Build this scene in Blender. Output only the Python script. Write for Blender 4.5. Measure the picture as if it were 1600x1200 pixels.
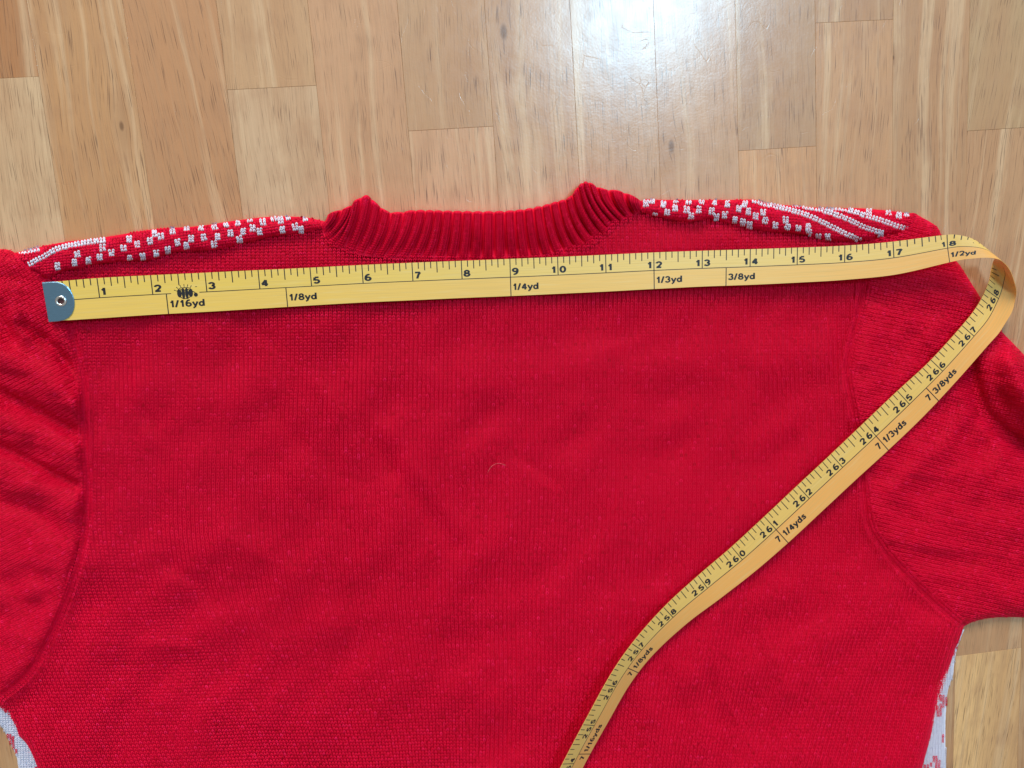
import bpy, math, random
import numpy as np
from mathutils import Vector, Matrix
from mathutils.geometry import delaunay_2d_cdt

rng = np.random.default_rng(7)
random.seed(7)
scene = bpy.context.scene
for o in list(bpy.data.objects):
    bpy.data.objects.remove(o, do_unlink=True)
col = scene.collection

# ------------------------------------------------------------------ camera
F_PX, CAM_H = 1300.0, 0.43840736
RX, RY, RZ = (math.radians(a) for a in (-9.34068225, -6.54908335, -4.04599193))
cam_data = bpy.data.cameras.new('camera')
cam_data.sensor_width = 36.0
cam_data.lens = F_PX / 1600.0 * 36.0
cam_data.clip_start = 0.01
cam_data.clip_end = 50
cam = bpy.data.objects.new('camera', cam_data)
cam.location = (0, 0, CAM_H)
cam.rotation_euler = (RX, RY, RZ)
col.objects.link(cam)
scene.camera = cam

# ------------------------------------------------------------------ light
world = bpy.data.worlds.new('World')
scene.world = world
world.use_nodes = True
wb = world.node_tree.nodes['Background']
wb.inputs[0].default_value = (1.0, 0.975, 0.94, 1)
wb.inputs[1].default_value = 0.25


def area(name, loc, target, sx, sy, power, color):
    d = bpy.data.lights.new(name, 'AREA')
    d.shape = 'RECTANGLE'
    d.size, d.size_y = sx, sy
    d.energy = power
    d.color = color
    o = bpy.data.objects.new(name, d)
    o.location = loc
    o.rotation_euler = (Vector(target) - Vector(loc)).to_track_quat('-Z', 'Y').to_euler()
    col.objects.link(o)
    return o


# skylight overhead (mirrored in the varnish at the top of the picture) and the room's window beyond the top edge
SKY = (0.775, 0.70, 2.2)
area('skylight_lamp', SKY, (SKY[0] * .3, SKY[1] * .3, 0), 0.31, 0.46, 27, (0.42, 0.75, 1.0))
area('window_lamp', (-0.35, 2.3, 1.55), (0, 0, 0), 0.95, 0.85, 66, (1.0, 0.95, 0.88))
vs = scene.view_settings
vs.view_transform = 'Standard'
vs.look = 'None'
vs.exposure = 0.22
vs.gamma = 1.0

# ------------------------------------------------------------------ photo geometry
_cx, _sx, _cy, _sy, _cz, _sz = math.cos(RX), math.sin(RX), math.cos(RY), math.sin(RY), math.cos(RZ), math.sin(RZ)
ROT = (np.array([[_cz, -_sz, 0], [_sz, _cz, 0], [0, 0, 1]])
       @ np.array([[_cy, 0, _sy], [0, 1, 0], [-_sy, 0, _cy]])
       @ np.array([[1, 0, 0], [0, _cx, -_sx], [0, _sx, _cx]]))


def P3(px, py, z):
    """point at height z that the photograph shows at pixel px, py (1600 x 1200)"""
    px, py, z = np.broadcast_arrays(np.asarray(px, float), np.asarray(py, float), np.asarray(z, float))
    d = np.stack([(px - 800) / F_PX, -(py - 600) / F_PX, -np.ones_like(px)], -1) @ ROT.T
    t = (z - CAM_H) / d[..., 2]
    return np.stack([d[..., 0] * t, d[..., 1] * t, z], -1)


def pdist(px, py, pts):
    """distance in pixels to a polyline"""
    best = np.full(np.shape(px), 1e9)
    for (x0, y0), (x1, y1) in zip(pts[:-1], pts[1:]):
        dx, dy = x1 - x0, y1 - y0
        t = np.clip(((px - x0) * dx + (py - y0) * dy) / (dx * dx + dy * dy + 1e-9), 0, 1)
        best = np.minimum(best, (px - x0 - t * dx) ** 2 + (py - y0 - t * dy) ** 2)
    return np.sqrt(best)


def inside(px, py, poly):
    r = np.zeros(np.shape(px), bool)
    n = len(poly)
    for i in range(n):
        x0, y0 = poly[i]
        x1, y1 = poly[(i + 1) % n]
        if y0 == y1:
            continue
        c = ((y0 > py) != (y1 > py)) & (px < (x1 - x0) * (py - y0) / (y1 - y0) + x0)
        r ^= c
    return r


def gauss(px, py, pts, w, a):
    return a * np.exp(-(pdist(px, py, pts) / w) ** 2)


def roll(d, rad):
    q = np.clip(d / rad, 0, 1)
    return np.sqrt(np.clip(1 - (1 - q) ** 2, 0, 1))


def waves(seed, n, lmin, lmax):
    r = np.random.default_rng(seed)
    a = r.uniform(0, 2 * np.pi, n)
    k = 2 * np.pi / np.exp(r.uniform(np.log(lmin), np.log(lmax), n))
    ph = r.uniform(0, 2 * np.pi, n)

    def f(px, py):
        s = 0
        for i in range(n):
            s = s + np.sin((px * np.cos(a[i]) + py * np.sin(a[i])) * k[i] + ph[i] + 1.3 * np.sin(py * k[i] * .37 + ph[i]))
        return s / math.sqrt(n)
    return f


def smooth_poly(pts, step=6.0):
    """Catmull-Rom resampling of an open outline"""
    p = np.array(pts, float)
    q = np.vstack([2 * p[0] - p[1], p, 2 * p[-1] - p[-2]])
    out = []
    for i in range(1, len(q) - 2):
        n = max(1, int(np.linalg.norm(q[i + 1] - q[i]) / step))
        for k in range(n):
            t = k / n
            out.append(.5 * (2 * q[i] + (q[i + 1] - q[i - 1]) * t + (2 * q[i - 1] - 5 * q[i] + 4 * q[i + 1] - q[i + 2]) * t * t
                             + (3 * q[i] - q[i - 1] - 3 * q[i + 1] + q[i + 2]) * t ** 3))
    out.append(p[-1])
    return [tuple(v) for v in out]


# ------------------------------------------------------------------ object helpers
def mesh_obj(name, verts, faces, mat, parent=None, smooth=True, kind=None):
    me = bpy.data.meshes.new(name)
    me.from_pydata([tuple(map(float, v)) for v in verts], [], faces)
    me.materials.append(mat)
    if smooth:
        me.polygons.foreach_set('use_smooth', [True] * len(me.polygons))
    o = bpy.data.objects.new(name, me)
    col.objects.link(o)
    if parent:
        o.parent = parent
    if kind:
        o['kind'] = kind
    return o


def np_mesh(name, verts, quads, mat, parent=None, attr=None, kind=None):
    """fast mesh from numpy arrays (quads or triangles)"""
    me = bpy.data.meshes.new(name)
    n = quads.shape[1]
    me.vertices.add(len(verts))
    me.vertices.foreach_set('co', np.ascontiguousarray(verts, np.float32).ravel())
    me.loops.add(quads.size)
    me.loops.foreach_set('vertex_index', np.ascontiguousarray(quads, np.int32).ravel())
    me.polygons.add(len(quads))
    me.polygons.foreach_set('loop_start', np.arange(0, quads.size, n, dtype=np.int32))
    me.polygons.foreach_set('use_smooth', np.ones(len(quads), bool))
    me.update(calc_edges=True)
    for k, v in (attr or {}).items():
        a = me.attributes.new(k, 'FLOAT', 'POINT')
        a.data.foreach_set('value', np.ascontiguousarray(v, np.float32))
    me.materials.append(mat)
    o = bpy.data.objects.new(name, me)
    col.objects.link(o)
    if parent:
        o.parent = parent
    if kind:
        o['kind'] = kind
    return o


def empty(name, label, cat, loc=(0, 0, 0)):
    o = bpy.data.objects.new(name, None)
    o.empty_display_size = .02
    o.location = loc
    o['label'] = label
    o['category'] = cat
    col.objects.link(o)
    return o


# ------------------------------------------------------------------ materials
class NT:
    def __init__(self, name):
        self.m = bpy.data.materials.new(name)
        self.m.use_nodes = True
        self.t = self.m.node_tree
        self.b = self.t.nodes['Principled BSDF']

    def n(self, typ, **kw):
        x = self.t.nodes.new('ShaderNode' + typ)
        for k, v in kw.items():
            setattr(x, k, v)
        return x

    def l(self, a, b):
        self.t.links.new(a, b)

    def val(self, sock, v):
        if isinstance(v, bpy.types.NodeSocket):
            self.l(v, sock)
        else:
            sock.default_value = v

    def math(self, op, a, b=0.0, c=None, clamp=False):
        x = self.n('Math', operation=op, use_clamp=clamp)
        self.val(x.inputs[0], a)
        self.val(x.inputs[1], b)
        if c is not None:
            self.val(x.inputs[2], c)
        return x.outputs[0]

    def mix(self, f, a, b, blend='MIX'):
        x = self.n('Mix', data_type='RGBA', blend_type=blend)
        self.val(x.inputs[0], f)
        self.val(x.inputs[6], a)
        self.val(x.inputs[7], b)
        return x.outputs[2]

    def noise(self, vec, scale, detail=3.0, rough=.5, dist=0.0):
        x = self.n('TexNoise')
        self.l(vec, x.inputs['Vector'])
        x.inputs['Scale'].default_value = scale
        x.inputs['Detail'].default_value = detail
        x.inputs['Roughness'].default_value = rough
        x.inputs['Distortion'].default_value = dist
        return x.outputs[0]

    def rampf(self, v, a, b, lo=0.0, hi=1.0):
        x = self.n('MapRange', interpolation_type='SMOOTHSTEP')
        self.val(x.inputs[0], v)
        for i, q in zip((1, 2, 3, 4), (a, b, lo, hi)):
            x.inputs[i].default_value = q
        return x.outputs[0]

    def mapv(self, vec, sc):
        x = self.n('Mapping')
        self.l(vec, x.inputs[0])
        x.inputs['Scale'].default_value = sc
        return x.outputs[0]

    def set(self, **kw):
        for k, v in kw.items():
            self.val(self.b.inputs[k.replace('_', ' ')], v)

    def bump(self, h, dist, strength=1.0):
        x = self.n('Bump')
        x.inputs['Distance'].default_value = dist
        x.inputs['Strength'].default_value = strength
        self.val(x.inputs['Height'], h)
        self.l(x.outputs[0], self.b.inputs['Normal'])


def yarn(name, base, light, dark, sheen=(1, .4, .45, 1)):
    m = NT(name)
    at = m.n('Attribute', attribute_name='tone')
    geo = m.n('NewGeometry')
    f = m.noise(geo.outputs['Position'], 2600, 2)
    v = m.math('ADD', m.math('MULTIPLY', at.outputs['Fac'], .75), m.math('MULTIPLY', f, .25))
    c = m.mix(m.rampf(v, .1, .5), dark, base)
    c = m.mix(m.rampf(v, .55, .95), c, light)
    m.set(Base_Color=c, Roughness=.6, Specular_IOR_Level=.15, Sheen_Weight=.05, Sheen_Roughness=.4, Sheen_Tint=sheen)
    m.bump(m.noise(geo.outputs['Position'], 5200, 2), .00012, .6)
    return m.m


RED = yarn('red_yarn', (.76, .0005, .037, 1), (.92, .010, .095, 1), (.56, .0002, .016, 1), (1, .12, .25, 1))
WHITE = yarn('white_yarn', (.76, .75, .85, 1), (.83, .83, .91, 1), (.62, .60, .73, 1), (1, 1, 1, 1))


def wood_mat():
    m = NT('rubberwood_varnished')
    tc = m.n('TexCoord')
    oi = m.n('ObjectInfo')
    sep = m.n('SeparateXYZ')
    m.l(tc.outputs['Object'], sep.inputs[0])
    sl = m.n('Attribute', attribute_type='OBJECT', attribute_name='slant')
    kn = m.n('Attribute', attribute_type='OBJECT', attribute_name='knot')
    ksep = m.n('SeparateXYZ')
    m.l(kn.outputs['Vector'], ksep.inputs[0])
    off = m.math('MULTIPLY', oi.outputs['Random'], 37.0)
    low = m.n('CombineXYZ')
    m.l(m.math('MULTIPLY', sep.outputs[0], 22.0), low.inputs[0])
    m.l(m.math('MULTIPLY', sep.outputs[1], 9.0), low.inputs[1])
    m.l(off, low.inputs[2])
    wob = m.noise(low.outputs[0], 1.0, 2)
    # knot: the grain flows round it
    kx = m.math('SUBTRACT', sep.outputs[0], ksep.outputs[0])
    ky = m.math('MULTIPLY', m.math('SUBTRACT', sep.outputs[1], ksep.outputs[1]), .45)
    kd = m.math('SQRT', m.math('ADD', m.math('MULTIPLY', kx, kx), m.math('MULTIPLY', ky, ky)))
    kr = m.math('ADD', ksep.outputs[2], .00001)
    kf = m.math('POWER', 2.718, m.math('MULTIPLY', m.math('DIVIDE', kd, m.math('MULTIPLY', kr, 5.0)), -1.0))
    x = m.math('ADD', sep.outputs[0], m.math('MULTIPLY', sep.outputs[1], sl.outputs['Fac']))
    x = m.math('ADD', x, m.math('MULTIPLY', wob, .009))
    x = m.math('ADD', x, m.math('MULTIPLY', m.math('MULTIPLY', kf, kx), -.75))
    v = m.n('CombineXYZ')
    m.l(x, v.inputs[0])
    m.l(sep.outputs[1], v.inputs[1])
    m.l(off, v.inputs[2])
    v = v.outputs[0]
    grain = m.noise(m.mapv(v, (1100, 22, 1)), 1, 3, .6)
    band = m.noise(m.mapv(v, (150, 4.5, 1)), 1, 3, .55)
    wide = m.noise(m.mapv(v, (38, 7, 1)), 1, 2, .5)
    blot = m.noise(m.mapv(v, (70, 45, 1)), 1, 3, .6)
    pore = m.noise(m.mapv(v, (2500, 62, 1)), 1, 1.0, .45)
    fine = m.noise(m.mapv(v, (3400, 60, 1)), 1, 1.0, .5)
    dens = m.noise(m.mapv(v, (60, 14, 1)), 1, 2, .5)
    c = oi.outputs['Color']
    c = m.mix(m.math('MULTIPLY', m.rampf(wide, .36, .70), .50), c, (.44, .205, .085, 1))
    c = m.mix(m.math('MULTIPLY', m.rampf(band, .50, .72), .55), c, (.70, .48, .28, 1))
    c = m.mix(m.math('MULTIPLY', m.rampf(band, .44, .28), .34), c, (.42, .235, .115, 1))
    c = m.mix(m.math('MULTIPLY', m.rampf(blot, .46, .74), .36), c, (.38, .18, .085, 1))
    c = m.mix(m.math('MULTIPLY', m.rampf(grain, .35, .75), .34), c, (.36, .20, .105, 1))
    thr = m.math('ADD', pore, m.math('MULTIPLY', m.math('SUBTRACT', dens, .5), .16))
    pm = m.rampf(thr, .63, .73)
    c = m.mix(m.math('MULTIPLY', pm, .66), c, (.10, .042, .020, 1))
    c = m.mix(m.math('MULTIPLY', m.rampf(fine, .57, .72), .36), c, (.20, .095, .045, 1))
    kc = m.rampf(m.math('DIVIDE', kd, kr), 1.1, .35)
    c = m.mix(m.math('MULTIPLY', kc, .8), c, (.10, .042, .016, 1))
    kh = m.rampf(m.math('DIVIDE', kd, kr), 6.0, .8)
    c = m.mix(m.math('MULTIPLY', kh, .30), c, (.32, .15, .06, 1))
    geo = m.n('NewGeometry')
    pos = geo.outputs['Position']
    # hairline scratches and dull patches in the varnish
    warp = m.n('TexNoise', noise_dimensions='3D')
    m.l(pos, warp.inputs['Vector'])
    warp.inputs['Scale'].default_value = 28
    wv = m.n('VectorMath', operation='MULTIPLY_ADD')
    m.l(warp.outputs['Color'], wv.inputs[0])
    wv.inputs[1].default_value = (.05, .05, 0)
    m.l(pos, wv.inputs[2])
    vo = m.n('TexVoronoi', feature='DISTANCE_TO_EDGE')
    m.l(wv.outputs[0], vo.inputs['Vector'])
    vo.inputs['Scale'].default_value = 34
    scr = m.math('MULTIPLY', m.rampf(vo.outputs['Distance'], .007, .002), m.rampf(m.noise(pos, 75, 2), .54, .64))
    wear = m.noise(pos, 900, 3, .6)
    lowb = m.noise(pos, 130, 3, .55)
    ch = m.math('ADD', m.math('MULTIPLY', scr, -.13), m.math('MULTIPLY', wear, .16))
    ch = m.math('ADD', ch, m.math('MULTIPLY', lowb, .34))
    m.set(Base_Color=c, Roughness=m.math('ADD', .40, m.math('MULTIPLY', wear, .18)), Specular_IOR_Level=.35,
          Coat_Weight=.8, Coat_Roughness=m.math('ADD', .14, m.math('MULTIPLY', lowb, .14)), Coat_IOR=1.5)
    b = m.n('Bump')
    b.inputs['Distance'].default_value = .00016
    b.inputs['Strength'].default_value = 1
    m.l(ch, b.inputs['Height'])
    m.l(b.outputs[0], m.b.inputs['Normal'])
    m.l(b.outputs[0], m.b.inputs['Coat Normal'])
    return m.m


WOOD = wood_mat()


def simple(name, c, rough=.5, metal=0.0, **kw):
    m = NT(name)
    geo = m.n('NewGeometry')
    f = m.noise(geo.outputs['Position'], 700, 3)
    cc = m.mix(f, tuple(x * .86 for x in c[:3]) + (1,), tuple(min(1, x * 1.1) for x in c[:3]) + (1,))
    m.set(Base_Color=cc, Roughness=rough, Metallic=metal, **kw)
    return m.m


GLUE = simple('dark_glue_line', (.26, .15, .085, 1), .8)
INK = simple('black_ink', (.012, .012, .016, 1), .42)


def tape_mat():
    m = NT('yellow_tape_vinyl')
    uv = m.n('UVMap', uv_map='strip')
    sep = m.n('SeparateXYZ')
    m.l(uv.outputs[0], sep.inputs[0])
    st = m.noise(m.mapv(uv.outputs[0], (.55, 46, 1)), 1, 3, .6)
    st2 = m.noise(m.mapv(uv.outputs[0], (1.2, 14, 1)), 1, 2, .5)
    half = m.rampf(sep.outputs[1], .46, .52)
    far = m.rampf(sep.outputs[0], 2.0, 15.0)
    a = m.mix(far, (.74, .50, .10, 1), (.79, .545, .18, 1))
    b = m.mix(far, (.76, .49, .105, 1), (.81, .49, .155, 1))
    end = m.rampf(sep.outputs[0], 13.0, 21.0)
    a = m.mix(end, a, (.78, .48, .125, 1))
    b = m.mix(end, b, (.83, .385, .10, 1))
    c = m.mix(half, a, b)
    c = m.mix(m.math('MULTIPLY', m.rampf(st, .45, .72), .42), c, (.54, .37, .13, 1))
    c = m.mix(m.math('MULTIPLY', m.rampf(st2, .5, .8), .25), c, (.74, .60, .30, 1))
    m.set(Base_Color=c, Roughness=.34, Specular_IOR_Level=.45)
    m.bump(st, .00006, .8)
    return m.m


TAPE = tape_mat()


def metal_mat(name, c, rough):
    m = NT(name)
    geo = m.n('NewGeometry')
    f = m.noise(m.mapv(geo.outputs['Position'], (300, 2600, 300)), 1, 3, .6)
    g = m.noise(geo.outputs['Position'], 420, 3)
    m.set(Base_Color=c, Metallic=1.0, Roughness=m.math('ADD', rough, m.math('MULTIPLY', f, .2)))
    m.bump(m.math('ADD', f, m.math('MULTIPLY', g, 2.0)), .00005, .6)
    return m.m


STEEL = metal_mat('brushed_steel', (.26, .48, .68, 1), .14)  # blue of the reflected sky put into the base colour
BRASS = metal_mat('nickel_eyelet', (.78, .76, .72, 1), .18)

# ------------------------------------------------------------------ floor of narrow glued planks
X0, PITCH = -0.17077875, 0.04312984
GAP = .00003
floor = mesh_obj('floor', [(-.9, -.9, -.0185), (.9, -.9, -.0185), (.9, .9, -.0185), (-.9, .9, -.0185),
                           (-.9, -.9, -.0012), (.9, -.9, -.0012), (.9, .9, -.0012), (-.9, .9, -.0012)],
                 [(3, 2, 1, 0), (4, 5, 6, 7), (0, 1, 5, 4), (1, 2, 6, 5), (2, 3, 7, 6), (3, 0, 4, 7)], GLUE, smooth=False)
floor['kind'] = 'structure'


def srgb(r, g, b, k=1.0):
    f = lambda u: ((u / 255 + .055) / 1.055) ** 2.4 if u > 10 else u / 255 / 12.92
    return (f(r) * k, f(g) * k * .85, f(b) * k * .64, 1)


def pixcol(px, py):
    w = P3(px, py, 0)
    return math.floor((w[0] - X0) / PITCH), float(w[1])


joints = {}
for q in [(30, 121), (425, 137), (705, 201), (1215, 232), (1337, 33), (1556, 202)]:
    c, y = pixcol(*q)
    joints.setdefault(c, []).append(y)
c_br, y_br = pixcol(1544, 1019)
# plank colours for the columns in view: (above the joint, below it)
tones = {-1: ((182, 132, 94), (216, 192, 168)), 0: ((200, 158, 120),) * 2, 1: ((196, 150, 116),) * 2,
         2: ((204, 170, 140), (212, 186, 164)), 3: ((206, 166, 138), (210, 168, 140)), 4: ((198, 164, 136), (214, 174, 148)),
         5: ((206, 174, 150), (208, 174, 148)), 6: ((202, 168, 142),) * 2, 7: ((204, 170, 146),) * 2,
         8: ((190, 160, 136), (216, 172, 136)), 9: ((188, 152, 124), (204, 164, 132)), 10: ((192, 156, 126),) * 2,
         11: ((190, 164, 134), (198, 160, 130))}
slants = {0: .02, 1: .10, 2: .02, 9: -.06, 11: -.14}
knots = {}
for q, r in [((190, 197), .0013), ((787, 50), .0022), ((1049, 229), .0020), ((79, 54), .0011), ((121, 131), .0008), ((1396, 90), .0006)]:
    c, y = pixcol(*q)
    knots.setdefault(c, []).append((float(P3(q[0], q[1], 0)[0]), y, r))


def plank(xa, xb, ya, yb, color, slant, knot):
    w, l, h, b = (xb - xa) / 2 - GAP, (yb - ya) / 2 - GAP, .0175, .00010
    dz = random.uniform(-.00006, .00006)
    v = []
    for z, i in ((-h, 0), (-b, 0), (0, b)):
        v += [(-w + i, -l + i, z), (w - i, -l + i, z), (w - i, l - i, z), (-w + i, l - i, z)]
    f = [(3, 2, 1, 0), (8, 9, 10, 11)]
    for k in (0, 4):
        f += [(k + i, k + (i + 1) % 4, k + 4 + (i + 1) % 4, k + 4 + i) for i in range(4)]
    o = mesh_obj('plank', v, f, WOOD, floor, smooth=False)
    cx, cy = (xa + xb) / 2, (ya + yb) / 2
    o.location = (cx, cy, dz)
    o.color = color
    o['slant'] = slant
    o['knot'] = (knot[0] - cx, knot[1] - cy, knot[2]) if knot else (5.0, 5.0, .0001)
    return o


for c in range(-17, 25):
    xa, xb = X0 + c * PITCH, X0 + (c + 1) * PITCH
    js = list(joints.get(c, []))
    if c == c_br:
        js.append(y_br)
    if c == c_br + 1:
        js.append(y_br - .13)
    if not js:
        js.append(random.uniform(-.16, -.06))          # a joint under the jumper or out of the picture
    y = min(js)
    while y > -.88:
        y -= random.uniform(.26, .36)
        js.append(y)
    y = max(js)
    while y < .88:
        y += random.uniform(.27, .38)
        js.append(y)
    js = sorted(min(max(q, -.9), .9) for q in js)
    t = tones.get(c)
    for ya, yb in zip(js[:-1], js[1:]):
        if t:
            main = joints.get(c, [None])[0]
            k = t[0] if main is None or ya >= main - .001 else t[1]
            colr = srgb(*k, .88)
        else:
            s = random.uniform(.92, 1.05)
            colr = srgb(203 * s, 166 * s, 132 * s, .88)
        if c == c_br and yb <= y_br + .001:
            colr = srgb(224, 190, 146, 1.05)  # lighter plank, its colour brightened further to make up for weak lamp light
        kk = [q for q in knots.get(c, []) if ya < q[1] < yb]
        plank(xa, xb, ya, yb, colr, slants.get(c, random.uniform(-.03, .03)), max(kk, key=lambda q: q[2]) if kk else None)

# ------------------------------------------------------------------ jumper: outlines read off the photograph
SH_L = smooth_poly([(72, 432), (90, 424), (150, 410), (200, 405), (245, 401), (272, 391), (340, 387), (380, 377), (430, 367), (475, 361), (503, 352)])
NECK = [(512, 370), (540, 384), (600, 395), (700, 398), (800, 398), (860, 395), (905, 381), (935, 363), (955, 346), (975, 338)]
SH_R = smooth_poly([(1003, 326), (1040, 338), (1080, 343), (1110, 339), (1150, 349), (1200, 358), (1260, 364), (1300, 374), (1362, 371)])
SEAM_R = smooth_poly([(1362, 371), (1352, 430), (1342, 495), (1328, 555), (1325, 590), (1332, 630), (1344, 700), (1350, 745), (1358, 815), (1378, 852), (1402, 882), (1450, 930), (1506, 979)])
SIDE_R = smooth_poly([(1506, 979), (1499, 1000), (1492, 1014), (1483, 1045), (1472, 1079), (1462, 1113), (1455, 1148), (1442, 1196), (1430, 1250), (1415, 1330), (1405, 1400)])
SIDE_L = smooth_poly([(-6, 1100), (0, 1105), (15, 1120), (26, 1137), (29, 1149), (40, 1160), (50, 1178), (58, 1198), (75, 1250), (100, 1330), (115, 1400)])
SEAM_L = smooth_poly([(72, 432), (92, 462), (107, 500), (122, 560), (130, 610), (132, 700), (136, 760), (132, 830), (116, 900), (86, 980), (46, 1050), (0, 1090), (-6, 1100)])
BODY = SH_L + NECK + SH_R + SEAM_R[1:] + SIDE_R[1:] + SIDE_L[::-1] + SEAM_L[::-1][1:]
SLV_L_TOP = smooth_poly([(-190, 470), (-120, 420), (-60, 396), (0, 389), (25, 396), (45, 419), (72, 432)])
SLV_L_BOT = smooth_poly([(-6, 1100), (-60, 1085), (-190, 1090)])
SLEEVE_L = SLV_L_TOP + SEAM_L[1:] + SLV_L_BOT[1:]
SLV_R_TOP = smooth_poly([(1362, 371), (1408, 361), (1421, 333), (1442, 340), (1465, 355), (1474, 375), (1485, 397), (1500, 414), (1516, 439), (1531, 463), (1548, 493), (1564, 516), (1581, 534), (1600, 554), (1680, 640), (1790, 740)])
SLV_R_BOT = smooth_poly([(1790, 985), (1680, 968), (1600, 965), (1560, 965), (1535, 968), (1518, 973), (1506, 979)])
SLEEVE_R = SLV_R_TOP + SLV_R_BOT + SEAM_R[::-1][1:]
YK_L_TOP = smooth_poly([(23, 395), (60, 386), (100, 378), (165, 370), (240, 358), (310, 353), (370, 344), (430, 338), (480, 340), (508, 346)])
YK_L_BOT = smooth_poly([(510, 356), (475, 363), (430, 369), (380, 380), (340, 390), (272, 394), (245, 404), (200, 408), (150, 413), (90, 427), (70, 434), (45, 421)])
YOKE_L = YK_L_TOP + YK_L_BOT
YK_R_TOP = smooth_poly([(1000, 314), (1010, 311), (1040, 312), (1130, 312), (1180, 312), (1205, 318), (1290, 325), (1340, 325), (1390, 329), (1423, 334)])
YK_R_BOT = smooth_poly([(1425, 344), (1412, 362), (1362, 374), (1300, 377), (1260, 367), (1200, 361), (1150, 352), (1110, 342), (1080, 346), (1040, 341), (1000, 330)])
YOKE_R = YK_R_TOP + YK_R_BOT
WH_L_OUT = smooth_poly([(-45, 1112), (-20, 1120), (0, 1134), (8, 1147), (15, 1162), (24, 1180), (28, 1200), (38, 1250), (55, 1330), (65, 1400)])
WHITE_L = WH_L_OUT + [(150, 1400), (100, 1250), (70, 1170), (45, 1130), (10, 1090), (-40, 1092)]
WH_R_OUT = smooth_poly([(1508, 983), (1499, 1005), (1493, 1027), (1490, 1055), (1482, 1079), (1479, 1113), (1478, 1146), (1479, 1200), (1482, 1300), (1486, 1400)])
WHITE_R = WH_R_OUT + [(1370, 1400), (1410, 1200), (1440, 1080), (1480, 1000), (1492, 985)]

n_body = waves(3, 9, 60, 420)
n_fine = waves(5, 8, 22, 60)
n_slv = waves(9, 7, 50, 160)


TAPE_RUN = [(80, 470), (800, 433), (1200, 416), (1480, 388), (1560, 440), (1525, 525), (1215, 825), (1050, 960), (970, 1060), (880, 1240), (820, 1360)]


def pressed(px, py, z, cap):
    """cloth lies flat where the tape rests on it"""
    w = np.exp(-(pdist(px, py, TAPE_RUN) / 40) ** 4)
    return z * (1 - w) + np.minimum(z, cap) * w


_r = np.random.default_rng(21)
CREASES = []
for cx, cy, sxx, syy, ang, nn in ((560, 760, 130, 90, 55, 9), (300, 930, 130, 80, 35, 8), (200, 640, 50, 110, 70, 5), (1270, 640, 40, 130, 100, 5), (1300, 930, 90, 60, 130, 6),
                                  (1080, 1110, 130, 70, 80, 8), (700, 1080, 170, 80, 60, 8), (900, 600, 180, 70, 20, 6), (400, 560, 160, 50, 40, 5)):
    for _ in range(nn):
        x, y = _r.normal(cx, sxx), _r.normal(cy, syy)
        a = math.radians(ang + _r.normal(0, 16))
        L = _r.uniform(25, 75)
        b = _r.normal(0, 10)
        CREASES.append(([(x - L * math.cos(a), y - L * math.sin(a)), (x - b * math.sin(a), y + b * math.cos(a)), (x + L * math.cos(a), y + L * math.sin(a))], _r.uniform(7, 16), _r.choice([-1, 1]) * _r.uniform(.0005, .0011)))


def z_body(px, py):
    z = .0062 + .0011 * n_body(px, py) + .00010 * n_fine(px, py)
    for pts, w, a in (([(590, 690), (640, 760), (705, 850)], 16, -.0011), ([(560, 640), (640, 745)], 18, .0009), ([(640, 720), (720, 830)], 15, .0009),
                      ([(400, 610), (470, 690), (540, 750)], 16, -.0008), ([(300, 800), (420, 860), (520, 990)], 26, .0010),
                      ([(1000, 1050), (1040, 1210), (1045, 1350)], 22, .0010), ([(1110, 1060), (1130, 1220)], 16, -.0008),
                      ([(1180, 760), (1130, 930), (1090, 1060)], 30, .0009), ([(700, 1000), (760, 1180)], 28, -.0010),
                      ([(150, 880), (260, 850), (380, 860)], 26, .0012), ([(60, 1060), (150, 1010), (290, 1010)], 24, .0010),
                      ([(728, 660), (731, 720), (730, 800)], 6, -.0005), ([(728, 605), (800, 600)], 7, .0004),
                      ([(1300, 1000), (1400, 960), (1470, 980)], 20, .0009), ([(1240, 700), (1290, 840)], 24, -.0008),
                      ([(700, 402), (790, 401)], 5, -.0008), ([(220, 520), (330, 600)], 26, -.0008), ([(900, 560), (1100, 590)], 36, .0008)):
        z = z + gauss(px, py, pts, w, a * 1.5)
    for pts, w, a in CREASES:
        z = z + gauss(px, py, pts, w, a)
    for sm, s in ((SEAM_L[::4], 1), (SEAM_R[::4], 1)):
        d = pdist(px, py, sm)
        z = z + .0004 * np.exp(-((d - 11) / 6) ** 2) - .0009 * np.exp(-(d / 3.0) ** 2)
    top = np.minimum(pdist(px, py, SH_L[::3]), pdist(px, py, SH_R[::3]))
    z = z - .0024 * np.exp(-(top / 14) ** 2)
    z = pressed(px, py, np.maximum(z, .0042), .0064)
    side = np.minimum(pdist(px, py, SIDE_L[::3]), pdist(px, py, SIDE_R[::3]))
    return .0030 + (z - .0030) * roll(side + 1, 18)


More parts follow.
